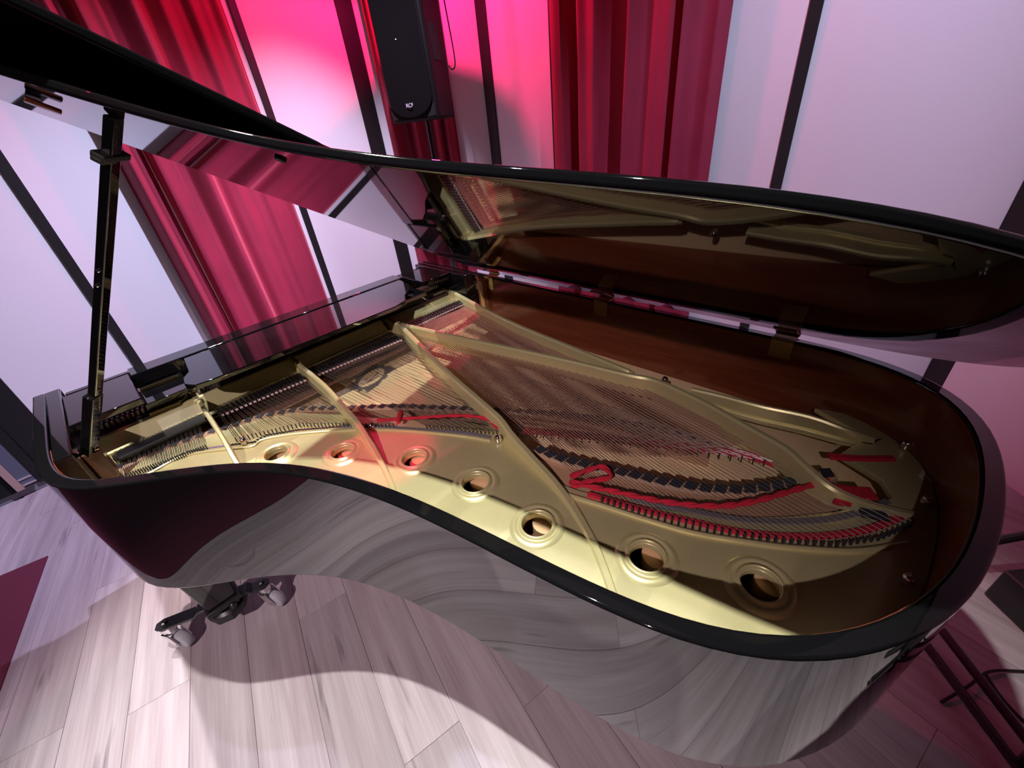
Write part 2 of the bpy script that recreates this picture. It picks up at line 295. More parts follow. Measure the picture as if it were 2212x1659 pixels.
# ------------------------------------------------------------------ measured outlines (metres; x bass side, y keyboard end, z up)
D = {"rim": [[-0.288, 1.89], [-0.2885, 1.8561], [-0.2891, 1.8223], [-0.2896, 1.7884], [-0.2901, 1.7546], [-0.2905, 1.7207], [-0.291, 1.6868], [-0.2914, 1.653], [-0.2918, 1.6191], [-0.2921, 1.5852], [-0.2924, 1.5514], [-0.2927, 1.5175], [-0.2928, 1.4836], [-0.2927, 1.4498], [-0.2921, 1.4159], [-0.2907, 1.3821], [-0.2879, 1.3483], [-0.2831, 1.3148], [-0.2756, 1.2818], [-0.2645, 1.2498], [-0.2498, 1.2194], [-0.2314, 1.1909], [-0.2102, 1.1645], [-0.1868, 1.14], [-0.1622, 1.1168], [-0.1368, 1.0944], [-0.1112, 1.0722], [-0.0857, 1.0499], [-0.0606, 1.0272], [-0.036, 1.0039], [-0.0122, 0.9799], [0.0107, 0.9549], [0.0326, 0.9291], [0.0533, 0.9023], [0.0726, 0.8745], [0.0906, 0.8457], [0.107, 0.8161], [0.1221, 0.7858], [0.136, 0.755], [0.1488, 0.7236], [0.1607, 0.6919], [0.1718, 0.6599], [0.182, 0.6276], [0.1916, 0.5951], [0.2004, 0.5624], [0.2085, 0.5295], [0.216, 0.4965], [0.223, 0.4634], [0.2296, 0.4302], [0.236, 0.3969], [0.2421, 0.3636], [0.2481, 0.3303], [0.2542, 0.297], [0.2604, 0.2637], [0.2668, 0.2304], [0.2736, 0.1972], [0.281, 0.1642], [0.2893, 0.1313], [0.2988, 0.0989], [0.31, 0.0669], [0.3232, 0.0357], [0.3386, 0.0056], [0.3564, -0.0232], [0.3766, -0.0504], [0.3991, -0.0757], [0.4237, -0.099], [0.4501, -0.1201], [0.4781, -0.1392], [0.5074, -0.1562], [0.5378, -0.1711], [0.5691, -0.1841], [0.6011, -0.1951], [0.6337, -0.2043], [0.6667, -0.2117], [0.7001, -0.2177], [0.7336, -0.2224], [0.7673, -0.226], [0.801, -0.2285], [0.8349, -0.2301], [0.8687, -0.2306], [0.9026, -0.2301], [0.9364, -0.2284], [0.9701, -0.2252], [1.0036, -0.2201], [1.0366, -0.2127], [1.0689, -0.2024], [1.0998, -0.1887], [1.1288, -0.1713], [1.1553, -0.1502], [1.1786, -0.1257], [1.1985, -0.0983], [1.2148, -0.0686], [1.2277, -0.0374], [1.2377, -0.005], [1.245, 0.0281], [1.2501, 0.0615], [1.2536, 0.0952], [1.2559, 0.129], [1.2574, 0.1628], [1.2582, 0.1967], [1.2586, 0.2306], [1.2588, 0.2644], [1.2589, 0.2983], [1.259, 0.3321], [1.259, 0.366], [1.259, 0.3999], [1.259, 0.4337], [1.259, 0.4676], [1.259, 0.5015], [1.259, 0.5353], [1.259, 0.5692], [1.259, 0.6031], [1.259, 0.6369], [1.259, 0.6708], [1.259, 0.7047], [1.259, 0.7385], [1.259, 0.7724], [1.259, 0.8063], [1.259, 0.8401], [1.259, 0.874], [1.259, 0.9079], [1.259, 0.9417], [1.259, 0.9756], [1.259, 1.0095], [1.259, 1.0433], [1.259, 1.0772], [1.259, 1.1111], [1.259, 1.1449], [1.259, 1.1788], [1.259, 1.2127], [1.259, 1.2465], [1.259, 1.2804], [1.259, 1.3143], [1.259, 1.3481], [1.259, 1.382], [1.259, 1.4159], [1.259, 1.4497], [1.259, 1.4836], [1.259, 1.5175], [1.259, 1.5513], [1.259, 1.5852], [1.259, 1.6191], [1.259, 1.6529], [1.259, 1.6868], [1.259, 1.7207], [1.259, 1.7545], [1.259, 1.7884], [1.259, 1.8223], [1.259, 1.8561], [1.259, 1.89]], "open_near": [[-0.1831, 1.537, 0.835], [-0.1049, 1.5275, 0.835], [0.0253, 1.4802, 0.835], [0.0869, 1.4549, 0.835], [0.1754, 1.4153, 0.835], [0.2659, 1.3316, 0.835], [0.3611, 1.1763, 0.835], [0.4043, 1.0909, 0.835], [0.4911, 0.9616, 0.835], [0.568, 0.8309, 0.835], [0.6083, 0.7231, 0.835], [0.6047, 0.6519, 0.835], [0.5643, 0.5528, 0.835], [0.5433, 0.4539, 0.835], [0.5546, 0.4011, 0.835], [0.5719, 0.349, 0.835], [0.6078, 0.2535, 0.835], [0.6502, 0.1691, 0.835], [0.6984, 0.0923, 0.835], [0.757, 0.0219, 0.835], [0.8248, -0.0451, 0.835], [0.8871, -0.0974, 0.835], [0.9384, -0.1291, 0.835], [0.9856, -0.1043, 0.835], [1.0056, -0.0644, 0.835], [1.0255, -0.0215, 0.835], [1.0886, -0.043, 0.835], [1.1449, -0.0848, 0.835]], "struts": {"s1": [[0.067, 1.6078, 0.905], [0.0617, 1.4305, 0.9], [0.0571, 1.3178, 0.885], [0.05, 1.2155, 0.865], [0.0496, 1.175, 0.85]], "s2": [[0.3909, 1.5663, 0.905], [0.3763, 1.304, 0.905], [0.354, 1.1201, 0.9], [0.3452, 1.0291, 0.885], [0.3291, 0.946, 0.868], [0.3082, 0.8586, 0.855], [0.2838, 0.7795, 0.848], [0.2733, 0.7502, 0.845]], "B": [[0.8174, 1.5134, 0.905], [0.6794, 1.0354, 0.905], [0.6156, 0.7756, 0.905], [0.6013, 0.6972, 0.895], [0.5842, 0.6392, 0.88], [0.5608, 0.5469, 0.865], [0.5348, 0.4533, 0.855], [0.5031, 0.3771, 0.85], [0.4595, 0.2996, 0.848], [0.4223, 0.2487, 0.846], [0.3924, 0.2131, 0.845], [0.3806, 0.2002, 0.845]], "V": [[0.8174, 1.5134, 0.905], [0.874, 1.1613, 0.905], [0.9453, 0.769, 0.905], [0.9798, 0.529, 0.905], [0.9968, 0.433, 0.905], [0.9691, 0.288, 0.905], [0.9277, 0.1604, 0.905], [0.898, 0.0738, 0.905], [0.8719, 0.0307, 0.9], [0.85, -0.0272, 0.885], [0.8679, -0.0913, 0.865], [0.9061, -0.1704, 0.85]], "bass": [[1.1954, 1.6068, 0.905], [1.0823, 1.1249, 0.905], [1.0316, 0.7553, 0.905], [1.011, 0.5468, 0.9], [1.0332, 0.5324, 0.88]], "outer": [[1.0539, 0.3511, 0.875], [1.0613, 0.2696, 0.878], [1.0686, 0.1658, 0.88], [1.0881, 0.0647, 0.88], [1.0958, -0.0137, 0.87], [1.1152, -0.0693, 0.855]]}, "flange": [[0.8323, 1.4706, 0.868], [0.8826, 1.1803, 0.868], [0.9366, 0.8674, 0.868], [0.9775, 0.626, 0.868], [0.9915, 0.5306, 0.868]], "holes": [[0.1405, 1.1622, 0.845, 0.031], [0.268, 1.007, 0.845, 0.031], [0.3781, 0.8126, 0.845, 0.032], [0.4203, 0.6137, 0.845, 0.033], [0.4194, 0.4149, 0.845, 0.033], [0.4938, 0.1978, 0.845, 0.033], [0.5681, 0.0176, 0.845, 0.033]], "bridge_long": [[-0.2032, 1.5094, 0.85], [-0.1014, 1.5055, 0.85], [0.0654, 1.4531, 0.85], [0.1798, 1.41, 0.85], [0.2879, 1.3326, 0.85], [0.3967, 1.1867, 0.85], [0.4955, 1.0637, 0.85], [0.6099, 0.8747, 0.85], [0.687, 0.7485, 0.85], [0.7568, 0.6257, 0.85], [0.8079, 0.5154, 0.85], [0.8469, 0.4067, 0.85], [0.8689, 0.2995, 0.85], [0.8862, 0.2234, 0.85]], "bridge_bass": [[0.6046, 0.5724, 0.853], [0.6085, 0.5105, 0.853], [0.6339, 0.429, 0.853], [0.6604, 0.3542, 0.853], [0.6912, 0.2639, 0.853], [0.7265, 0.1828, 0.853], [0.7687, 0.119, 0.853], [0.8265, 0.0617, 0.853], [0.8935, 0.0153, 0.853], [0.9425, -0.0185, 0.853]], "hitch": [[-0.1982, 1.4394, 0.85], [-0.1154, 1.4212, 0.85], [0.0067, 1.3769, 0.85], [0.0657, 1.3574, 0.85], [0.138, 1.288, 0.85], [0.246, 1.2346, 0.85], [0.3334, 1.1289, 0.85], [0.3872, 1.0539, 0.85], [0.4647, 0.9195, 0.85], [0.5377, 0.7928, 0.85], [0.5712, 0.7117, 0.85], [0.636, 0.6125, 0.85], [0.7228, 0.4457, 0.85], [0.8052, 0.2948, 0.85], [0.8666, 0.1509, 0.85], [0.9008, 0.0714, 0.85]], "front_t": [[-0.1972, 1.5459, 0.865], [-0.0836, 1.569, 0.865], [0.0591, 1.5634, 0.865], [0.3716, 1.557, 0.865], [0.5653, 1.563, 0.865], [0.779, 1.5709, 0.865]], "bass_front": [[0.881, 1.5663, 0.865], [0.9955, 1.5727, 0.865], [1.1087, 1.5742, 0.865], [1.253, 1.5595, 0.865]], "bass_hitch": [[0.5548, 0.3385, 0.85], [0.5758, 0.2595, 0.85], [0.6126, 0.1554, 0.85], [0.6439, 0.077, 0.85], [0.6828, 0.0064, 0.85], [0.7299, -0.0588, 0.85], [0.7979, -0.1192, 0.85], [0.8683, -0.1585, 0.85]], "felt_tenor": [[0.4003, 1.029, 0.862], [0.4433, 0.9806, 0.862], [0.5185, 0.8948, 0.862], [0.5715, 0.8282, 0.862], [0.6014, 0.7594, 0.862], [0.5908, 0.7014, 0.862]], "felt_bass": [[0.5595, 0.4279, 0.866], [0.594, 0.4124, 0.866], [0.6319, 0.388, 0.866], [0.6152, 0.3548, 0.866], [0.5721, 0.3872, 0.866], [0.5444, 0.3999, 0.866], [0.5496, 0.4167, 0.866], [0.5576, 0.3874, 0.866], [0.5838, 0.3214, 0.866], [0.616, 0.2389, 0.866], [0.6509, 0.1737, 0.866], [0.6895, 0.1222, 0.866], [0.7437, 0.0768, 0.866], [0.819, 0.0274, 0.866], [0.8851, -0.0174, 0.866]], "felt_edge": [[0.5586, 0.378, 0.85], [0.5915, 0.268, 0.85], [0.6292, 0.1623, 0.85], [0.6615, 0.0828, 0.85], [0.7052, 0.0121, 0.85], [0.76, -0.0532, 0.85], [0.8184, -0.1025, 0.85], [0.9003, -0.1501, 0.85]], "felt_under": [[0.6454, 0.6553, 0.848], [0.7203, 0.5176, 0.848], [0.7889, 0.3751, 0.848], [0.8504, 0.255, 0.848], [0.8935, 0.1595, 0.848], [0.9081, 0.0729, 0.848]], "felt_tail": [[1.0011, -0.0014, 0.842], [1.0337, -0.0582, 0.842], [1.0742, -0.1123, 0.842]], "damp": [[-0.1221, 1.5379, 0.87], [0.096, 1.4827, 0.87], [0.3511, 1.4586, 0.87], [0.4072, 1.4593, 0.87], [0.7476, 1.4282, 0.87]], "damp_b": [[0.8358, 1.4921, 0.87], [1.1763, 1.4864, 0.87]], "rib": [[0.5282, 0.411, 0.842], [0.5496, 0.335, 0.842], [0.5753, 0.2372, 0.842], [0.603, 0.1502, 0.842], [0.6476, 0.0597, 0.842], [0.6875, -0.0099, 0.842], [0.7474, -0.0938, 0.842], [0.8198, -0.1599, 0.842]], "rib_t": [[-0.135, 1.393, 0.842], [-0.0419, 1.3958, 0.842], [0.0611, 1.3082, 0.842], [0.1064, 1.2642, 0.842], [0.1419, 1.2693, 0.842], [0.2177, 1.2097, 0.842], [0.3216, 1.0968, 0.842], [0.3858, 1.0156, 0.842], [0.4537, 0.9073, 0.842], [0.5225, 0.7774, 0.842], [0.5561, 0.6978, 0.842]], "bolts": [[0.0981, 1.3024, 0.85], [0.3799, 1.0334, 0.85], [0.568, 0.6791, 0.85], [1.0702, 0.441, 0.86], [1.1292, -0.1267, 0.85], [0.9535, -0.176, 0.85], [0.7269, -0.1671, 0.85]], "crest": [[0.4849, 1.4495, 0.776], [0.6514, 1.5401, 0.776], [0.6915, 1.396, 0.776], [0.5382, 1.3321, 0.776], [0.4919, 1.372, 0.776]], "logo_c": [0.5794, 1.4293, 0.776], "badge": [[1.0481, -0.1727, 0.838]], "discs": [[0.1595, 1.2051, 0.8], [0.2879, 1.0265, 0.8], [0.4009, 0.8217, 0.8], [0.4541, 0.6296, 0.8], [0.4545, 0.4178, 0.8], [0.5311, 0.1891, 0.8], [0.612, 0.0015, 0.8]], "brass": [[[-0.0495, 1.7185, 0.965], [0.0628, 1.7167, 0.965]], [[0.9273, 1.7239, 0.965], [1.0322, 1.7353, 0.965]]], "cap_holes": [[0.0498, 1.6441, 0.91]]}

# ------------------------------------------------------------------ the room
XW, YW, H = 2.74, 3.42, 4.3
struct(obj('floor', M().box(-9, 6, -8, 6, -0.12, -0.004), OAK))
floor = bpy.data.objects['floor']
E1 = Vector((math.sin(PA), math.cos(PA), 0)); E2 = Vector((math.cos(PA), -math.sin(PA), 0))
def inside(p): return -2.6 < p.x < XW - 0.02 and -2.2 < p.y < YW - 0.02 and p.x - p.y < 2.97 and p.x + p.y < 5.52
k = -3
while k < 28:
    a0 = -0.911 + 0.187 * k; off = random.uniform(0, 1.22); j = -4
    while j < 6:
        s0 = j * 1.22 + off; c = E2 * (a0 + 0.0935) + E1 * (s0 + 0.61)
        if inside(c) or inside(c + E1 * 0.55) or inside(c - E1 * 0.55):
            mb = M().obox(c + Vector((0, 0, -0.003)), E2 * 0.0929, E1 * 0.6095, Vector((0, 0, 0.003)))
            obj('plank', mb, OAK, floor, bevel=0.0006, segs=1)
        j += 1
    k += 1
def wall(name, a, b, m=WALLM, t=0.1, h=H):
    a, b = Vector((*a, 0)), Vector((*b, 0)); d = (b - a).normalized(); q = Vector((-d.y, d.x, 0))
    c = (a + b) / 2 + q * t / 2
    return struct(obj(name, M().obox(c + Vector((0, 0, h / 2)), (b - a) / 2, q * t / 2, Vector((0, 0, h / 2))), m))
# inner faces run clockwise seen from above so the thickness lies outside
wall('wall_front', (-6.0, YW), (2.13, YW)); wall('wall_corner', (2.13, YW), (XW, 2.81)) if False else None
def wallpts(name, pts, m):      # plan polygon
    return struct(obj(name, M().prism(pts, 0, H), m))
for o in [bpy.data.objects['wall_front']]: bpy.data.objects.remove(o)
wallpts('wall_front', [(-6.0, YW), (2.13, YW), (2.17, YW + 0.1), (-6.0, YW + 0.1)], WALLM)
wallpts('wall_corner', [(2.13, YW), (XW, 2.81), (XW + 0.1, 2.85), (2.17, YW + 0.1)], WALLM)
wallpts('wall_bass', [(XW, 2.81), (XW, -0.25), (XW + 0.1, -0.29), (XW + 0.1, 2.85)], WALLM)
wallpts('wall_tail', [(XW, -0.25), (0.99, -2.0), (1.09, -2.1), (XW + 0.1, -0.29)], WALLM)
wallpts('wall_back', [(0.99, -2.0), (0.99, -6.0), (1.09, -6.0), (1.09, -2.1)], DARKW)
wallpts('wall_rear', [(0.99, -6.0), (-6.0, -6.0), (-6.0, -6.1), (1.09, -6.1)], DARKW)
wallpts('wall_hall', [(-6.0, -6.0), (-6.0, YW), (-6.1, YW), (-6.1, -6.0)], DARKW)
struct(obj('ceiling', M().prism([(-6.1, -6.1), (XW + 0.1, -6.1), (XW + 0.1, YW + 0.1), (-6.1, YW + 0.1)], H, H + 0.1), CEIL))

# black battens up the walls
def batten(i, pts, z1=H):
    return struct(obj('trim_%d' % i, M().prism(pts, 0, z1 - 0.002), BATTEN, bevel=0.002, segs=1))
def on_front(x0, x1, t=0.012): return [(x0, YW), (x0, YW - t), (x1, YW - t), (x1, YW)]
def on_bass(y0, y1, t=0.012): return [(XW, y0), (XW, y1), (XW - t, y1), (XW - t, y0)]
batten(1, on_front(-0.70, -0.566)); batten(2, on_front(-0.053, -0.004)); batten(3, on_front(1.297, 1.345))
batten(4, on_front(1.998, 2.128)); batten(5, on_bass(2.70, 2.802)); batten(6, on_bass(2.105, 2.15)); batten(7, on_bass(0.622, 0.676))
q = 0.012 * math.sqrt(0.5)
batten(8, [(XW, -0.236), (XW - 0.012, -0.236), (XW - 0.012 - q, -0.253 - q), (2.585, -0.424), (2.585 + q, -0.424 - q), (XW, -0.25)])

# grey skirting
sk = 0.045
struct(obj('baseboard_front', M().box(-6.0, -0.702, YW - 0.012, YW, 0, sk), SKIRT))

# door opening on the front wall, far left; black slabs stand for its dark
door = struct(obj('door_opening_dark', M().box(-1.72, -0.935, YW - 0.012, YW, sk, 2.1), POCKET))
obj('door_frame', M().box(-0.745, -0.703, YW - 0.03, YW, sk, 2.14).box(-1.76, -0.703, YW - 0.03, YW, 2.1, 2.14), BATTEN, door)
obj('door_leaf', M().box(-0.80, -0.747, YW - 0.05, YW - 0.02, sk + 0.03, 2.09), SLATE, door)
obj('door_edge', M().box(-0.835, -0.802, YW - 0.055, YW - 0.015, sk + 0.012, 2.09), TANEDGE, door)
obj('door_shadow_gap', M().box(-0.934, -0.837, YW - 0.03, YW - 0.012, sk, 2.09), POCKET, door)
for z in (0.075, 0.115):
    obj('hinge_leaf', M().box(-0.80, -0.742, YW - 0.056, YW - 0.05, z, z + 0.012), CHROME, door)

# red carpet beside the stage boards
cc = [(-0.752, 2.661), (-3.6, 3.33), (-6.0, 3.33), (-6.0, -5.9), (-2.67, -5.9)]
top(obj('red_carpet', M().prism(cc[::-1], -0.003, 0.006), CARPET), 'dark red carpet meeting the pale floor boards at the lower left', 'carpet')

# ------------------------------------------------------------------ curtains
def curtain(name, a, b, out, prof, label, z0=0.03, z1=4.1, seed=1):
    a = Vector((*a, 0)); b = Vector((*b, 0)); out = Vector((*out, 0)); rnd = random.Random(seed)
    n = 150; nz = 26; vs = []; fs = []
    ph = [rnd.uniform(0, 6.28) for _ in range(6)]
    for iz in range(nz + 1):
        z = z0 + (z1 - z0) * iz / nz
        for i in range(n + 1):
            s = i / n; sw = s + 0.006 * math.sin(z * 1.7 + s * 9 + ph[0])
            d = 0.0
            for k in range(len(prof) - 1):
                if prof[k][0] <= sw <= prof[k + 1][0]:
                    t = (sw - prof[k][0]) / (prof[k + 1][0] - prof[k][0]); t = t * t * (3 - 2 * t)
                    d = prof[k][1] * (1 - t) + prof[k + 1][1] * t; break
            else: d = prof[0][1] if sw < prof[0][0] else prof[-1][1]
            d += 0.006 * math.sin(s * 40 + ph[1] + 0.5 * math.sin(z * 2.1)) + 0.004 * math.sin(s * 75 + z * 1.3 + ph[2])
            p = a.lerp(b, s) + out * d; vs.append((p.x, p.y, z))
    m = n + 1
    for iz in range(nz):
        for i in range(n): fs.append((iz * m + i, iz * m + i + 1, (iz + 1) * m + i + 1, (iz + 1) * m + i))
    o = obj(name, M().add(vs, fs), VELVET, smooth=70)
    sd = o.modifiers.new('thickness', 'SOLIDIFY'); sd.thickness = 0.004; sd.offset = 0
    return top(o, label, 'curtain')
HI, LO = 0.15, 0.010
curtain('velvet_curtain', (0.40, YW), (1.255, YW), (0, -1),
        [(0, .06), (.05, HI), (.085, .10), (.10, .01), (.175, .005), (.19, .11), (.30, .085), (.36, .055), (.45, HI), (.53, .06), (.62, .095), (.72, .06), (.80, .09), (.90, .06), (.96, .08), (1, .035)],
        'red velvet curtain on the wall behind the keyboard end, left of the speaker', seed=3)
curtain('velvet_curtain', (2.185, 3.365), (2.56, 2.99), (-math.sqrt(.5), -math.sqrt(.5)),
        [(0, .05), (.10, .09), (.2, .02), (.32, .01), (.42, .08), (.52, .03), (.66, .02), (.74, .09), (.82, .03), (.9, .09), (1, .03)],
        'red velvet curtain in the corner behind the black loudspeaker', seed=5)
curtain('velvet_curtain', (XW, 2.06), (XW, 1.0), (-1, 0),
        [(0, .04), (.03, HI), (.10, HI), (.115, LO), (.205, LO), (.225, HI), (.335, HI), (.355, LO), (.50, LO), (.525, HI), (.60, .09), (.74, .10), (.765, LO), (.80, LO), (.815, HI), (.90, .08), (.96, .095), (1, .03)],
        'red velvet curtain with deep dark folds, right of the speaker', seed=8)

# ------------------------------------------------------------------ grand piano
PX = (0.5, 0.8, 0.0)
piano = thing('grand_piano', PX, 'black polished grand piano with raised lid and gold iron frame inside', 'grand piano')
RIM = [tuple(p) for p in D['rim']]
def offs(poly, d):
    out = []
    for i, p in enumerate(poly):
        a = Vector(poly[max(i - 1, 0)]); b = Vector(poly[min(i + 1, len(poly) - 1)]); t = (b - a).normalized()
        out.append((p[0] - t.y * d, p[1] + t.x * d))
    return out
INN = offs(RIM, 0.030); INV = offs(RIM, 0.0312); ARM = None
ZB, ZT = 0.615, 1.0
def shell(A, B, z0, z1):
    mb = M(); n = len(A)
    vs = []
    for (x, y), (u, v) in zip(A, B): vs += [(x, y, z0), (x, y, z1), (u, v, z1), (u, v, z0)]
    fs = []
    for i in range(n - 1):
        for k in range(4): fs.append((i * 4 + k, (i + 1) * 4 + k, (i + 1) * 4 + (k + 1) % 4, i * 4 + (k + 1) % 4))
    fs += [(0, 1, 2, 3), tuple((n - 1) * 4 + k for k in (3, 2, 1, 0))]
    return mb.add(vs, fs)
obj('rim', shell(RIM, INN, ZB, ZT), BLACK, piano, bevel=0.0045, segs=3)
SEL = [i for i, p in enumerate(RIM) if p[1] < 1.46]
obj('rim_veneer', shell([INN[i] for i in SEL], [INV[i] for i in SEL], 0.775, ZT - 0.006), MAHOG, piano)
full = [tuple(p) for p in INN]
obj('bottom_board', M().prism(offs(RIM, 0.028), ZB + 0.002, ZB + 0.03), BLACK, piano)
obj('soundboard', M().prism(offs(RIM, 0.0315), 0.765, 0.775), SPRUCE, piano)
# front end: arms, key block, shelf
obj('arm', M().prism([(-0.2590, 1.888), (-0.2590, 1.366), (-0.2225, 1.364), (-0.2225, 1.888)], 0.80, 0.9995), BLACK, piano, bevel=0.004, segs=3)
obj('arm', M().prism([(1.2295, 1.888), (1.195, 1.888), (1.195, 1.50), (1.2295, 1.47)], 0.80, 0.9995), BLACK, piano, bevel=0.004, segs=3)
obj('nameboard', M().box(-0.218, 1.192, 1.845, 1.87, 0.70, 0.985), BLACK, piano, bevel=0.003)
obj('key_bed', M().box(-0.255, 1.225, 1.50, 1.99, ZB + 0.032, ZB + 0.075), BLACK, piano, bevel=0.003)
obj('side_shelf', M().box(-0.2205, -0.052, 1.545, 1.795, 0.978, 0.9995), BLACK, piano, bevel=0.003)
obj('side_shelf', M().box(1.035, 1.194, 1.60, 1.80, 0.978, 0.9995), BLACK, piano, bevel=0.003)
dp = [(0.10, 1.762), (0.085, 1.62), (0.062, 1.585), (0.055, 1.53), (0.075, 1.492), (0.12, 1.484), (0.80, 1.470), (0.86, 1.49), (0.90, 1.55), (0.955, 1.60), (1.0, 1.66), (1.008, 1.762)]
obj('music_desk', M().prism(dp[::-1], 0.977, 0.995), BLACK, piano, bevel=0.003, segs=2)
obj('desk_ledge', M().box(-0.05, 1.033, 1.765, 1.845, 0.955, 0.999), BLACK, piano, bevel=0.003)
for (a, b) in D['brass']:
    obj('desk_rail', M().box(a[0], b[0], 1.712, 1.722, 0.955, 0.963), BRASS, piano)
    obj('rail_channel', M().box(a[0] - 0.01, b[0] + 0.01, 1.60, 1.764, 0.935, 0.953), BLACK, piano, bevel=0.002)

# ---- iron frame
near = [(p[0], p[1]) for p in D['open_near']]
near[0] = (-0.185, 1.44)
OS = [(p[0], p[1]) for p in D['struts']['outer']]
rimside = [p for p in offs(RIM, 0.034) if p[1] < 1.60 and not (p[0] > 1.0 and p[1] > 0.02)]
outer = [(-0.2185, 1.60)] + rimside + [(1.19, 0.06)] + [(x + 0.012, y) for x, y in OS[::-1]] + [(1.045, 0.36), (1.035, 0.33)] + [(x - 0.012, y) for x, y in OS[1:]] + near[::-1] + [(-0.185, 1.60)]
holes = []
for hx, hy, hz, r in D['holes']:
    holes.append([(hx + (r + 0.001) * math.cos(t * math.pi / 16), hy + (r + 0.001) * math.sin(t * math.pi / 16)) for t in range(32)])
plate = curve_sheet('iron_frame', outer, holes, 0.833, 0.006, 0.002, BRONZE, piano)
obj('front_web', M().box(-0.2185, 1.222, 1.575, 1.62, 0.828, 0.862), BRONZE, plate)
def strut(k, t=0.017, zb=0.838): obj('strut', M().strip(catmull(D['struts'][k], 5), t, zb), BRONZE, plate, smooth=24)
strut('s1', 0.014); strut('s2', 0.016); strut('B', 0.020); strut('V', 0.018); strut('bass', 0.018); strut('outer', 0.014)
obj('strut_flange', M().tube(catmull(D['flange'], 5), 0.0105, 10), BRONZE, plate)
obj('frame_rib', M().tube(catmull(D['rib'], 6), 0.006, 8), BRONZE, plate)
obj('frame_rib', M().tube(catmull(D['rib_t'], 6), 0.005, 8), BRONZE, plate)
for hx, hy, hz, r in D['holes']:
    obj('hole_collar', M().lathe((hx, hy, 0.841), [(r, -0.016), (r, 0.006), (r + 0.002, 0.0085), (r + 0.005, 0.008), (r + 0.008, 0.003), (r + 0.011, 0.0025),
        (r + 0.014, 0.0055), (r + 0.019, 0.006), (r + 0.025, 0.002), (r + 0.031, -0.002)], 36, cap=False), BRONZE, plate, smooth=80)
for (hx, hy, hz, r), (dx, dy, dz) in zip(D['holes'], D['discs']):
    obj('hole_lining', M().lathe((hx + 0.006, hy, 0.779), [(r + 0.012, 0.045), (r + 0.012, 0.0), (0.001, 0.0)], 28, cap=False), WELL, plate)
    obj('wood_disc', M().lathe((dx, dy, 0.779), [(0.033, 0.0), (0.033, 0.036), (0.032, 0.037)], 28), DOWEL, plate)
# raised front wall and tuning-pin field
def fw(xs, y0, y1): return [(x, y1, 0.905) for x in xs]
mb = M()
for (x0, x1, yt, yb) in ((-0.215, 0.79, 1.612, 1.572), (0.845, 1.19, 1.663, 1.585)):
    mb.add([(x0, yb, 0.862), (x1, yb, 0.862), (x1, yt, 0.905), (x0, yt, 0.905), (x0, yb + 0.02, 0.862), (x1, yb + 0.02, 0.862), (x1, yt + 0.012, 0.905), (x0, yt + 0.012, 0.905)],
           [(0, 1, 2, 3), (7, 6, 5, 4), (3, 2, 6, 7), (0, 4, 5, 1), (0, 3, 7, 4), (1, 5, 6, 2)])
obj('front_wall', mb, BRONZE, plate, bevel=0.002)
for x, y in ((0.067, 1.608), (0.391, 1.566), (0.817, 1.53), (1.195, 1.607)):
    obj('front_buttress', M().strip([(x, y - 0.01, 0.906), (x, y + 0.08, 0.906)], 0.026, 0.84), BRONZE, plate, bevel=0.002)
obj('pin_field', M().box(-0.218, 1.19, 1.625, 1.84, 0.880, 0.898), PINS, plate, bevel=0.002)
mb = M()
for i in range(105):
    x = -0.19 + i * 0.0132
    if abs(x - 0.82) < 0.03: continue
    for j in range(3 if x < 0.8 else 2):
        y = 1.652 + j * 0.021 + (0.05 if x > 0.84 else 0); xx = x + 0.004 * j
        mb.lathe((xx, y, 0.898), [(0.0032, 0), (0.0032, 0.014), (0.0046, 0.014), (0.0046, 0.019), (0.003, 0.026)], 6)
stuff(obj('tuning_pins', mb, STEEL, plate))
mb = M().tube([(0.02, 1.62, 0.909), (-0.06, 1.622, 0.909), (-0.06, 1.665, 0.909), (0.02, 1.66, 0.909), (0.045, 1.64, 0.909)], 0.006, 8, closed=True)
obj('frame_lip', mb, BRONZE, plate)
for p in D['bolts']:
    obj('frame_bolt', M().lathe((p[0], p[1], p[2] - 0.006), [(0.010, 0), (0.010, 0.006), (0.0095, 0.013), (0.006, 0.018), (0.002, 0.0195)], 16), CHROME, plate, smooth=60)
# small raised marks cast into the frame and flat pale marks near the tail
mb = M()
for i in range(9):
    c = Vector((0.005 + i * 0.009, 1.232 - i * 0.0035, 0.840)); mb.obox(c, (0.0028, -0.001, 0), (0.001, 0.0035, 0), (0, 0, 0.0008))
obj('cast_marks', mb, BRONZE, plate)
bx, by, bz = D['badge'][0]  # position of the pale marks
mb = M()
for dx, dy, l in ((-0.008, 0.010, 0.006), (0.0, 0.008, 0.004), (0.010, 0.006, 0.007), (-0.006, -0.004, 0.007), (0.006, -0.006, 0.005), (0.001, -0.001, 0.003)):
    mb.obox((bx + dx, by + dy, 0.8415), (l, l * 0.5, 0), (-0.0009, 0.0018, 0), (0, 0, 0.0004))
obj('pale_marks', mb, BADGE_AND_MARKS, plate)

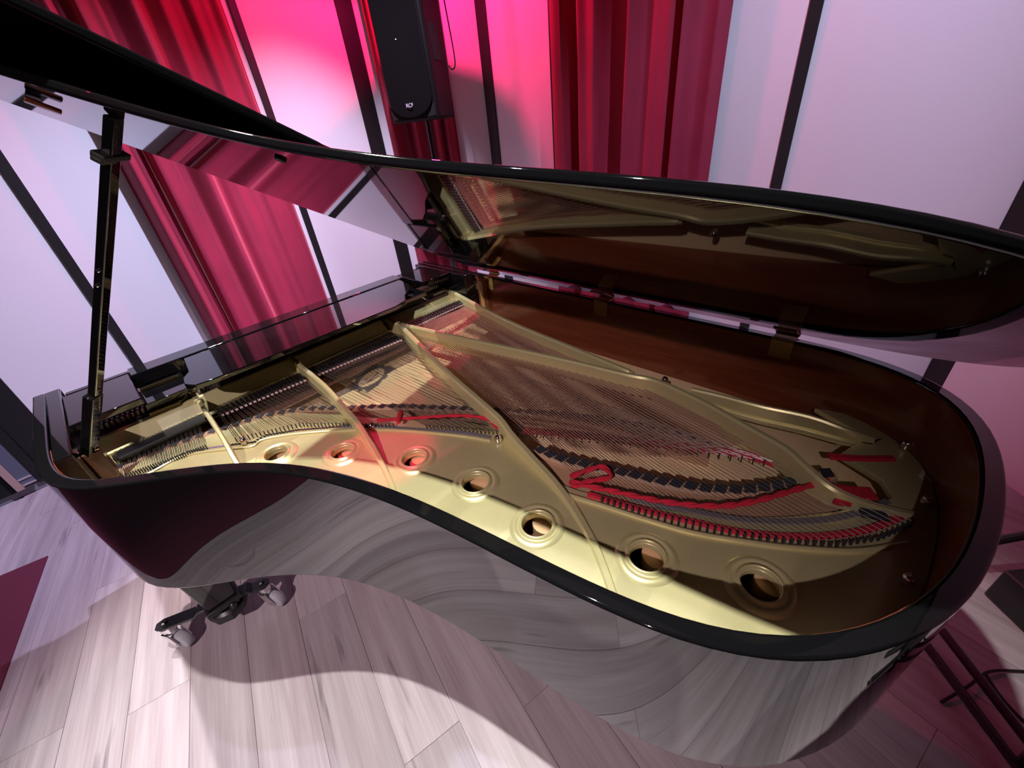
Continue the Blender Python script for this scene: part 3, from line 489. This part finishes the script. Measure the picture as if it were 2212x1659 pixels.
# ---- bridges
def ribbon(pts, wdt, z0, z1, n=6):
    P = catmull(pts, n); mb = M(); Q = [Vector((p.x, p.y, z1)) for p in P]
    return mb.strip(Q, wdt, z0)
tb = obj('treble_bridge', ribbon([(p[0], p[1], 0) for p in D['bridge_long']], 0.030, 0.7745, 0.846), MAPLE, piano)
bb = obj('bass_bridge', ribbon([(p[0], p[1], 0) for p in D['bridge_bass']], 0.034, 0.7745, 0.848), MAPLE, piano)
P = catmull(D['bridge_bass'], 4)
ap = [(p.x - 0.012, p.y - 0.01) for p in P]; ap2 = [(p.x - 0.075, p.y - 0.045) for p in P]
obj('bridge_apron', M().prism(ap + ap2[::-1], 0.822, 0.834), MAPLE, piano, bevel=0.002)
def notches(path, cnt, w1, w2, z, bow):
    mb = M()
    for i in range(cnt):
        c = lerp_poly(path, (i + 0.5) / cnt); t = (lerp_poly(path, min(1, (i + 0.9) / cnt)) - lerp_poly(path, max(0, (i + 0.1) / cnt)))
        t.z = 0; t.normalize(); q = Vector((-t.y, t.x, 0)); c = Vector((c.x, c.y, z))
        e = t * w1 + q * bow
        mb.add([c + q * w2 - e * 0.35, c + e, c - q * w2 + e * 0.35, c - e, c + q * w2 - e * 0.35 + Vector((0, 0, .002)), c + e + Vector((0, 0, .002)), c - q * w2 + e * 0.35 + Vector((0, 0, .002)), c - e + Vector((0, 0, .002))],
               [(3, 2, 1, 0), (4, 5, 6, 7), (0, 1, 5, 4), (1, 2, 6, 5), (2, 3, 7, 6), (3, 0, 4, 7)])
    return mb
stuff(obj('bridge_notches', notches(D['bridge_long'], 52, 0.014, 0.0145, 0.846, 0.006), GRAPH, tb))
stuff(obj('bridge_notches', notches(D['bridge_bass'], 23, 0.017, 0.018, 0.848, 0.009), GRAPH, bb))

# ---- strings
def polyline_at_x(pts, x): pass
HX = [(-0.19, (-0.196, 1.432)), (0.05, (0.02, 1.374)), (0.20, (0.246, 1.2346)), (0.40, (0.4647, 0.9195)), (0.60, (0.636, 0.6125)), (0.70, (0.78, 0.345)), (0.785, (0.9008, 0.0714))]
def hitch_of(x):
    for (a, p), (b, q) in zip(HX, HX[1:]):
        if a <= x <= b:
            t = (x - a) / (b - a); return (p[0] * (1 - t) + q[0] * t, p[1] * (1 - t) + q[1] * t)
mb = M(); pins = M(); N = 62
sections = [(-0.185, 0.045, 18), (0.09, 0.365, 21), (0.415, 0.785, 27)]
for x0, x1, n in sections:
    for i in range(n):
        for k in range(3):
            x = x0 + (x1 - x0) * (i + 0.5 + (k - 1) * 0.26) / n; hx, hy = hitch_of(x)
            mb.tube([(x, 1.578, 0.866), (hx, hy, 0.853)], 0.00075, 4, cap=False)
            if k != 1:
                pins.lathe((hx, hy, 0.838), [(0.0018, 0), (0.0018, 0.019)], 5)
stuff(obj('treble_strings', mb, STEEL, piano))
BH = D['bass_hitch']
mb = M(); core = M()
NB = 46
for i in range(NB):
    s = i / (NB - 1); x = 0.868 + s * 0.335
    h = lerp_poly(BH, s); a = Vector((x, 1.582, 0.872)); b = Vector((h.x, h.y, 0.858)); d = b - a
    r = 0.0013 + 0.0013 * s
    mb.tube([a + d * 0.075, a + d * 0.82], r, 6); core.tube([a, b], 0.0007, 4, cap=False)
    pins.lathe((h.x, h.y, 0.838), [(0.0026, 0), (0.0026, 0.022)], 5)
stuff(obj('bass_strings', mb, COPPER, piano)); stuff(obj('bass_string_cores', core, STEEL, piano))
stuff(obj('hitch_pins', pins, GRAPH, piano))
mb = M()
for i in range(60):
    s = (i + 0.5) / 60; p = lerp_poly(D['rib_t'][:7], s); mb.obox((p.x + 0.012, p.y + 0.016, 0.842), (0.0028, 0.001, 0), (-0.002, 0.007, 0), (0, 0, 0.0015))
stuff(obj('string_rests', mb, CHROME, piano))

# ---- felts
def braid(pts, r, m, name, tw=70):
    P = catmull(pts, 10); mb = M(); n = len(P)
    for ph in (0, math.pi):
        Q = []
        dist = 0
        for i, p in enumerate(P):
            if i: dist += (p - P[i - 1]).length
            t = (P[min(i + 1, n - 1)] - P[max(i - 1, 0)]); t.z = 0; t.normalize(); q = Vector((-t.y, t.x, 0))
            Q.append(p + q * math.sin(dist * tw + ph) * r * 0.75 + Vector((0, 0, math.cos(dist * tw + ph) * r * 0.5)))
        mb.tube(Q, r, 8)
    return obj(name, mb, m, piano, smooth=60)
braid(D['felt_tenor'], 0.0036, FELTR, 'red_string_felt'); braid(D['felt_bass'], 0.0044, FELTR, 'red_string_felt', 80)
p = Vector(D['felt_tenor'][1])
obj('felt_knot', M().tube([p + Vector((-0.012, -0.02, 0.003)), p + Vector((0.01, 0.0, 0.008)), p + Vector((0.028, 0.022, 0.004))], [0.006, 0.010, 0.005], 8), FELTR, piano)
def flat(pts, wdt, z, m, name):
    P = catmull(pts, 6); return obj(name, M().strip([(p.x, p.y, z) for p in P], wdt, z - 0.006), m, piano)
flat(D['felt_edge'], 0.016, 0.8465, FELTR, 'hitch_felt'); flat([(p[0] + 0.022, p[1] + 0.03, 0) for p in D['felt_edge'][1:]], 0.022, 0.843, FELTG, 'edge_felt')
flat(D['felt_under'], 0.030, 0.846, FELTR, 'hitch_felt'); flat(D['felt_tail'], 0.022, 0.846, FELTR, 'hitch_felt')
flat([(p[0] - 0.006, p[1] - 0.004, 0) for p in D['hitch'][6:11]], 0.018, 0.845, FELTG, 'edge_felt')
c = D['felt_bass'][-1]
obj('felt_pad', M().obox((c[0] - 0.018, c[1] - 0.03, 0.856), (0.022, 0.012, 0), (-0.01, 0.02, 0), (0, 0, 0.008)).obox((c[0] + 0.012, c[1] - 0.06, 0.853), (0.014, 0.010, 0), (-0.012, 0.018, 0), (0, 0, 0.007)), FELTR, piano, bevel=0.003)
obj('felt_pad', M().obox((c[0] - 0.012, c[1] - 0.075, 0.85), (0.028, 0.016, 0), (-0.008, 0.02, 0), (0, 0, 0.005)), GRAPH, piano, bevel=0.002)

# ---- dampers
spots = []
for x0, x1, n, dy in ((0.09, 0.372, 20, 0.0), (0.41, 0.765, 25, 0.0), (0.85, 1.175, 21, 0.055)):
    for i in range(n):
        x = x0 + (x1 - x0) * (i + 0.5) / n
        y = (1.50 if x < 0.096 else 1.4827 - 0.085 * (x - 0.096)) if x < 0.8 else 1.487
        spots.append((x, y))
x, y = spots[0]
pd = obj('damper', M().box(x - 0.0047, x + 0.0047, y + 0.002, y + 0.050, 0.872, 0.8775), DAMPER, piano, bevel=0.001, segs=1)
pf = obj('damper_felt', M().box(x - 0.0040, x + 0.0040, y - 0.003, y + 0.048, 0.8665, 0.8715), FELTW, pd)
for x1, y1 in spots[1:]:
    c = dup(pd, (x1 - x, y1 - y, 0), piano); dup(pf, (0, 0, 0), c)
obj('treble_felt_bar', M().box(-0.175, 0.052, 1.495, 1.545, 0.8675, 0.873), DAMPER, piano)
obj('damper_rail', M().box(-0.19, 0.79, 1.535, 1.56, 0.850, 0.862), DAMPER, piano)
obj('belly_rail', M().box(-0.20, 1.19, 1.55, 1.62, 0.776, 0.80), RAIL, piano)
obj('damper_guide_rail', M().box(-0.19, 0.79, 1.45, 1.475, 0.812, 0.824).box(0.85, 1.19, 1.47, 1.495, 0.812, 0.824), RAIL, piano)

# ---- oval crest printed on the soundboard, three-line mark inside
ce = [Vector(p) for p in D['crest']]
c0 = (ce[0] + ce[1] + ce[2] + ce[3]) / 4; ux = ((ce[1] - ce[0]) + (ce[2] - ce[3])); ux.z = 0; ux.normalize(); uy = Vector((-ux.y, ux.x, 0))
mb = M(); zc = 0.7756
def cp(a, b, z=0): return c0.x + ux.x * a + uy.x * b, c0.y + ux.y * a + uy.y * b, zc + z
n = 96; RA, RB = 0.070, 0.041
vi = []; 
for k in range(n):
    t = 2 * math.pi * k / n; sq = (abs(math.cos(t)) ** 4 + abs(math.sin(t)) ** 4) ** -0.25
    ro = 1.36 + 0.10 * math.sin(12 * t) + 0.34 * max(0, math.cos(4 * t + math.pi)) + 0.05 * math.sin(27 * t)
    vi += [cp(RA * math.cos(t), RB * math.sin(t)), cp(RA * ro * math.cos(t) * (0.9 + 0.1 * sq), RB * (ro + 0.12) * math.sin(t) * (0.9 + 0.1 * sq))]
mb.add(vi, [(2 * k, 2 * k + 1, (2 * k + 3) % (2 * n), (2 * k + 2) % (2 * n)) for k in range(n)])
for a, b, l, h in ((0.0, -0.006, 0.040, 0.0022), (0.036, -0.006, 0.003, 0.005), (-0.020, -0.006, 0.002, 0.007), (-0.008, 0.010, 0.026, 0.0009), (0.0, -0.018, 0.022, 0.0009), (-0.012, 0.0165, 0.012, 0.0009)):
    mb.add([cp(a - l, b - h), cp(a + l, b - h), cp(a + l, b + h), cp(a - l, b + h)], [(0, 1, 2, 3)])
obj('soundboard_crest', mb, CREST, piano)

# ---- inner fittings on the rim
obj('rim_block', M().box(1.202, 1.2275, 1.385, 1.41, 0.838, 0.985), CLEAT, piano, bevel=0.002)
for y, m in ((0.775, DARKBRASS), (0.188, DARKBRASS), (1.365, BRASS)):
    h = obj('lid_hinge', M().box(1.2245, 1.2285, y - 0.028, y + 0.028, 0.945, 0.999).box(1.2245, 1.272, y - 0.028, y + 0.028, 0.999, 1.0025), m, piano, bevel=0.0015)
    obj('hinge_knuckle', M().tube([(1.268, y - 0.03, 1.006), (1.268, y + 0.03, 1.006)], 0.0055, 10), m, h)

# ---- lid
TH = math.radians(30.3); LN = Vector((math.sin(TH), 0, math.cos(TH))); LU = Vector((-math.cos(TH), 0, math.sin(TH))); LO0 = Vector((1.262, 0, 1.010))
def LP(u, y, t=0.0): p = LO0 + LU * u + LN * t; p.y = y; return p
YF = 1.455
lo = [(1.262 - x, y) for x, y in offs(RIM, -0.010)]
lo = [p for p in lo if p[1] < YF]
lo = [(lo[0][0], YF)] + lo + [(lo[-1][0], YF)]
lo = [(max(0.0, u), y) for u, y in lo]
def slab(poly, t0, t1, f=LP):
    n = len(poly)
    return M().add([f(u, y, t0) for u, y in poly] + [f(u, y, t1) for u, y in poly],
                   [tuple(range(n - 1, -1, -1)), tuple(range(n, 2 * n))] + [(i, (i + 1) % n, n + (i + 1) % n, n + i) for i in range(n)])
lid = obj('lid', slab(lo, 0.0, 0.016), BLACK, piano, bevel=0.0065, segs=4)
def FP(u, y, t): return LP(u, y, 0.021 + (YF - y) * 0.155 + t)
obj('lid_flap', slab([(0.004, YF - 0.003), (1.556, YF - 0.003), (1.556, 1.06), (1.50, 1.03), (0.03, 1.03), (0.004, 1.06)], 0.0, 0.018, FP), BLACK, lid, bevel=0.005, segs=3)
for u, y in ((0.305, 0.809),):
    pass
q = LP(1.10, 0.80)
q = Vector((0.305, 0.809, 1.569))
obj('lid_bumper', M().lathe(q + LN * 0.001, [(0.009, -0.005), (0.009, 0.0)], 14, axis=LN), RUBBER, lid)
for y, m in ((0.775, DARKBRASS), (0.188, DARKBRASS)):
    mb = M(); a = LP(0.012, y, -0.0015); mb.obox(a + LU * 0.025, LU * 0.030, Vector((0, 0.028, 0)), LN * 0.0015)
    obj('lid_hinge_leaf', mb, m, lid)
# latch bracket under the lid near its front corner
b0 = Vector((0.078, 1.19, 1.700)); mb = M()
mb.obox(b0 - LN * 0.003, LU * 0.009, Vector((0, 0.045, 0)), LN * 0.003)
br = obj('lid_latch', mb, BLKMET, lid, bevel=0.002)
obj('latch_plate', M().obox(b0 - LN * 0.009 - LU * 0.012 + Vector((0, 0.0, 0)), LU * 0.022, Vector((0, 0.013, 0)), LN * 0.004), MAHOG, br, bevel=0.002)

# ---- prop stick
pa, pb = Vector((-0.208, 1.452, 0.94)), Vector((0.154, 1.059, 1.656)); pd_ = (pb - pa).normalized()
side = Vector((0.0, 0, 0)) + pd_.cross(Vector((0, 0, 1))).normalized(); fr = pd_.cross(side).normalized()
prop = obj('prop_stick', M().obox((pa + pb) / 2, side * 0.012, fr * 0.009, (pb - pa) / 2), BLACK, piano, bevel=0.003)
lowp = pa + (pb - pa) * 0.12
obj('prop_sleeve', M().obox(lowp + side * 0.006, side * 0.016, fr * 0.012, pd_ * 0.125), BLACK, prop, bevel=0.003)
cl = pa + (pb - pa) * 0.925
obj('prop_collar', M().obox(cl, side * 0.030, fr * 0.012, pd_ * 0.006).obox(cl + side * 0.016 - pd_ * 0.006, side * 0.016, fr * 0.01, pd_ * 0.005), RUBBER, prop, bevel=0.003)
for s in (0.62, 0.66):
    c = pa + (pb - pa) * s; obj('prop_screw', M().lathe(c + side * 0.012, [(0.004, 0), (0.004, 0.003), (0.002, 0.005)], 10, axis=side), CHROME, prop)
bs = obj('prop_socket', M().box(-0.2215, -0.185, 1.425, 1.485, 0.86, 0.955), SOCKET, piano, bevel=0.003)
obj('socket_trim', M().tube([(-0.2195, 1.428, 0.957), (-0.2195, 1.482, 0.957), (-0.187, 1.482, 0.957), (-0.187, 1.428, 0.957)], 0.002, 6, closed=True), CHROME, bs)

# ---- legs with twin-caster feet
def leg(cx, cy, ang, wheels):
    lg = obj('leg', M().add([(cx - .075, cy - .075, ZB + .002), (cx + .075, cy - .075, ZB + .002), (cx + .075, cy + .075, ZB + .002), (cx - .075, cy + .075, ZB + .002),
        (cx - .06, cy - .06, 0.36), (cx + .06, cy - .06, 0.36), (cx + .06, cy + .06, 0.36), (cx - .06, cy + .06, 0.36),
        (cx - .045, cy - .045, 0.13), (cx + .045, cy - .045, 0.13), (cx + .045, cy + .045, 0.13), (cx - .045, cy + .045, 0.13)],
        [(3, 2, 1, 0), (8, 9, 10, 11)] + [(a + i, a + (i + 1) % 4, a + 4 + (i + 1) % 4, a + 4 + i) for a in (0, 4) for i in range(4)]), BLACK, piano, bevel=0.004)
    obj('leg_shoe', M().lathe((cx, cy, 0.085), [(0.030, 0), (0.066, 0.004), (0.070, 0.012), (0.070, 0.040), (0.055, 0.052)], 8), BLKMET, lg, bevel=0.002)
    obj('leg_clamp', M().obox((cx, cy, 0.165), (0.058, 0, 0), (0, 0.058, 0), (0, 0, 0.012)).lathe((cx + 0.02, cy - 0.055, 0.135), [(0.012, 0), (0.012, 0.02), (0.006, 0.026)], 10), BLKMET, lg, bevel=0.002)
    for wx, wy in wheels:
        d = Vector((wx - cx, wy - cy, 0)); L = d.length; d.normalize(); q = Vector((-d.y, d.x, 0)); c = Vector((cx, cy, 0))
        mb = M(); pr = [(0.05, 0.150), (0.085, 0.150), (0.10, 0.135), (L * 0.99, 0.135)]
        path = [c + d * r + Vector((0, 0, z)) for r, z in pr]; vs = []
        for p in path: vs += [p + q * 0.024 + Vector((0, 0, .006)), p - q * 0.024 + Vector((0, 0, .006)), p - q * 0.024 - Vector((0, 0, .006)), p + q * 0.024 - Vector((0, 0, .006))]
        e = path[-1] + d * 0.022
        vs += [e + q * 0.012 + Vector((0, 0, .006)), e - q * 0.012 + Vector((0, 0, .006)), e - q * 0.012 - Vector((0, 0, .006)), e + q * 0.012 - Vector((0, 0, .006))]
        fs = [(a * 4 + i, a * 4 + (i + 1) % 4, a * 4 + 4 + (i + 1) % 4, a * 4 + 4 + i) for a in range(4) for i in range(4)] + [(0, 1, 2, 3), (19, 18, 17, 16)]
        obj('foot_arm', mb.add(vs, fs), BLKMET, lg, bevel=0.002)
        e = c + d * (L * 0.96)
        obj('arm_bolt', M().lathe((e.x, e.y, 0.141), [(0.011, 0), (0.011, 0.006), (0.006, 0.010)], 6), BLKMET, lg)
        wd = Vector((math.cos(ang), math.sin(ang), 0)); wc = Vector((e.x, e.y, 0.040)) + wd * 0.022; ax = Vector((-wd.y, wd.x, 0))
        obj('caster_wheel', M().lathe(wc - ax * 0.017, [(0.020, 0), (0.036, 0.001), (0.0395, 0.005), (0.040, 0.017), (0.0395, 0.029), (0.036, 0.033), (0.020, 0.034)], 28, axis=ax), GREYTYRE, lg, smooth=50)
        mb = M().lathe((e.x, e.y, 0.090), [(0.020, 0), (0.024, 0.012), (0.024, 0.038)], 14)
        for s in (-1, 1):
            a1 = Vector((e.x, e.y, 0.096)) + ax * 0.024 * s; a2 = wc + ax * 0.024 * s
            mb.obox((a1 + a2) / 2, ax * 0.0022, (a2 - a1) / 2 + Vector((0, 0, -0.004)), wd * 0.016)
        mb.tube([wc - ax * 0.027, wc + ax * 0.027], 0.005, 8)
        obj('caster_fork', mb, CHROME, lg)
leg(-0.205, 1.53, math.radians(-60), [(-0.395, 1.615), (-0.075, 1.485)])
leg(1.16, 1.55, math.radians(30), [(1.33, 1.62), (1.0, 1.48)])
leg(0.72, 0.05, math.radians(200), [(0.60, 0.04), (0.86, 0.10)])

# ------------------------------------------------------------------ loudspeaker in the corner
fA, fB = Vector((1.839, 2.793, 0)), Vector((1.98, 2.473, 0)); rd = (fB - fA).normalized(); W_ = (fB - fA).length; nf = Vector((rd.y, -rd.x, 0))
if nf.x > 0: nf = -nf
SZ0, SZ1 = 1.64, 2.34
def sp(a, dpt, z): p = fA + rd * a - nf * dpt; return (p.x, p.y, z)
spk = thing('loudspeaker', (*((fA + fB) / 2 - nf * 0.16).to_2d(), SZ0), 'large black loudspeaker on a pole in front of the corner curtain', 'loudspeaker')
def sprism(poly, z0, z1):      # polygon in (across, depth)
    n = len(poly)
    return M().add([sp(a, d, z0) for a, d in poly] + [sp(a, d, z1) for a, d in poly],
                   [tuple(range(n - 1, -1, -1)), tuple(range(n, 2 * n))] + [(i, (i + 1) % n, n + (i + 1) % n, n + i) for i in range(n)])
obj('cabinet', sprism([(0, 0.02), (0.02, 0.0), (W_ - 0.02, 0.0), (W_, 0.02), (W_, 0.24), (W_ * 0.80, 0.34), (W_ * 0.2, 0.34), (0, 0.24)], SZ0, SZ1), SPKR, spk, bevel=0.012, segs=3)
gp = []
for k in range(13):
    t = math.pi * k / 12; gp.append((W_ / 2 - (W_ / 2 - 0.018) * math.cos(t), SZ0 + 0.12 - 0.10 * math.sin(t)))
gp = gp + [(W_ - 0.018, SZ1 - 0.03), (0.018, SZ1 - 0.03)]
n = len(gp)
gv = [sp(a, 0.001, z) for a, z in gp] + [sp(a, -0.012 - 0.012 * math.sin(math.pi * a / W_), z) for a, z in gp]
obj('grille', M().add(gv, [tuple(range(n - 1, -1, -1)), tuple(range(n, 2 * n))] + [(i, (i + 1) % n, n + (i + 1) % n, n + i) for i in range(n)]), GRILLE, spk, bevel=0.004)
for s in (0, 1):
    a = [0.012, 0.015, 0.105]; zz = [SZ0 + 0.09, SZ0 + 0.018, SZ0 + 0.016]
    tri = [((W_ - x) if s else x, z) for x, z in zip(a, zz)]
    obj('corner_pocket', M().add([sp(x, 0.01, z) for x, z in tri] + [sp(x, -0.002, z) for x, z in tri], [(0, 1, 2), (5, 4, 3), (0, 3, 4, 1), (1, 4, 5, 2), (2, 5, 3, 0)]), POCKET, spk)
bdg = obj('badge', M().lathe(Vector(sp(W_ * 0.5, -0.0245, SZ0 + 0.085)), [(0.020, 0), (0.020, 0.003)], 20, axis=nf), BLKMET, spk)
def text(name, body, size, origin, right, upv, m, parent, depth=0.0008):
    cu = bpy.data.curves.new(name, 'FONT'); cu.body = body; cu.size = size; cu.align_x = 'CENTER'; cu.align_y = 'CENTER'; cu.extrude = depth
    t = bpy.data.objects.new('tmp', cu); COL.objects.link(t)
    me = bpy.data.meshes.new_from_object(t.evaluated_get(bpy.context.evaluated_depsgraph_get())); bpy.data.objects.remove(t); me.name = name
    right, upv = Vector(right), Vector(upv); nn = right.cross(upv); off = Vector(origin) - rootloc(parent)
    for v in me.vertices: v.co = off + right * v.co.x + upv * v.co.y + nn * v.co.z
    me.materials.clear(); return link(name, me, m, parent)
text('badge_lettering', 'RCF', 0.030, Vector(sp(W_ * 0.5, -0.0285, SZ0 + 0.085)), rd, (0, 0, 1), BADGE_AND_MARKS, bdg)
obj('power_indicator', M().lathe(Vector(sp(W_ * 0.47, -0.0236, 2.055)), [(0.0022, 0), (0.0022, 0.002)], 8, axis=nf), LEDW, spk)
bk = fA + rd * W_ - nf * 0.12
obj('side_handle', M().obox(bk + Vector((0, 0, 2.03)) + rd * 0.0005, nf * 0.05, rd * 0.003, Vector((0, 0, 0.09))), POCKET, spk, bevel=0.002)
cx_, cy_ = ((fA + fB) / 2 - nf * 0.17).to_2d()
st = thing('speaker_stand', (cx_, cy_, 0), 'black tripod pole stand under the corner loudspeaker', 'speaker stand')
obj('pole', M().tube([(cx_, cy_, 0.12), (cx_, cy_, SZ0 - 0.001)], [0.0175, 0.0175], 16), BLKMET, st)
obj('pole_collar', M().lathe((cx_, cy_, 0.95), [(0.0178, 0), (0.026, 0.004), (0.026, 0.05), (0.0178, 0.055)], 16), BLKMET, st)
for k in range(3):
    a = math.radians(20 + 120 * k)
    obj('leg', M().tube([(cx_ + 0.022 * math.cos(a), cy_ + 0.022 * math.sin(a), 0.62), (cx_ + 0.42 * math.cos(a), cy_ + 0.42 * math.sin(a), 0.012)], 0.011, 8), BLKMET, st)
cab = catmull([Vector(sp(W_ + 0.006, 0.26, 2.6)), Vector(sp(W_ + 0.03, 0.27, 2.2)), Vector(sp(W_ + 0.04, 0.28, 1.95)), Vector(sp(W_ + 0.02, 0.27, 1.90)), Vector(sp(W_ + 0.003, 0.25, 1.92))], 6)
obj('cable', M().tube(cab, 0.004, 6), RUBBER, spk)

# ------------------------------------------------------------------ dark equipment beyond the tail
bxo = thing('stage_box', (1.62, -0.80, 0), 'low black stage box with a small green indicator, beyond the piano tail', 'stage box')
bd = Vector((math.sqrt(.5), math.sqrt(.5), 0)); bq = Vector((-bd.y, bd.x, 0)); bc = Vector((1.62, -0.80, 0))
obj('case', M().obox(bc + Vector((0, 0, 0.075)), bd * 0.20, bq * 0.15, Vector((0, 0, 0.07))), BLKMET, bxo, bevel=0.006)
obj('carry_handle', M().tube([bc + bd * 0.1 + Vector((0, 0, 0.145)), bc + bd * 0.1 + Vector((0, 0, 0.175)), bc - bd * 0.1 + Vector((0, 0, 0.175)), bc - bd * 0.1 + Vector((0, 0, 0.145))], 0.008, 8), RUBBER, bxo)
lc = Vector((1.357, -0.513, 0.15))
obj('indicator', M().lathe(bc + bd * (-0.10) + bq * 0.1515 + Vector((0, 0, 0.10)), [(0.004, 0), (0.004, 0.003)], 10, axis=bq), LEDG, bxo)
for k in range(4):
    obj('foot', M().lathe(bc + bd * (0.17 if k % 2 else -0.17) + bq * (0.12 if k < 2 else -0.12), [(0.014, 0), (0.012, 0.006)], 10), RUBBER, bxo)
ks = thing('folding_stand', (1.15, -0.66, 0), 'folded black tubular stand leaning low on the floor at the lower right', 'stand')
def rod(a, b, r=0.013, nm='tube'): return obj(nm, M().tube([a, b], r, 10), BLKMET, ks)
rod((1.30, -0.40, 0.05), (1.02, -0.64, 0.05)); rod((1.37, -0.445, 0.05), (1.06, -0.70, 0.05))
rod((0.86, -0.60, 0.06), (1.45, -0.78, 0.20), 0.016); rod((0.92, -0.74, 0.016), (1.30, -0.70, 0.18), 0.016)
rod((1.02, -0.60, 0.014), (1.06, -0.80, 0.014), 0.014, 'foot_bar')
obj('joint_plate', M().obox((1.10, -0.665, 0.10), (0.055, -0.02, 0.02), (0.02, 0.05, 0), (0, 0, 0.02)), BLKMET, ks, bevel=0.004)
bar = obj('crossbar', M().tube([(1.70, -0.50, 0.20), (2.05, -0.88, 0.34)], 0.014, 10), BLKMET)
top(bar, 'black tube slanting up beyond the piano tail, near the wall', 'tube')
def cable(pts, label, r=0.004): return top(obj('cable', M().tube(catmull(pts, 8), r, 6), RUBBER), label, 'cable')
cable([(1.12, -0.50, r_) if False else (1.15, -0.47, 0.006), (1.24, -0.52, 0.02), (1.34, -0.57, 0.012), (1.42, -0.66, 0.006)], 'black cable curling in an arc over the red-lit boards')
cable([(1.33, -0.56, 0.005), (1.27, -0.60, 0.005), (1.22, -0.67, 0.005), (1.20, -0.78, 0.005)], 'thin black cable running from the arc toward the stand')
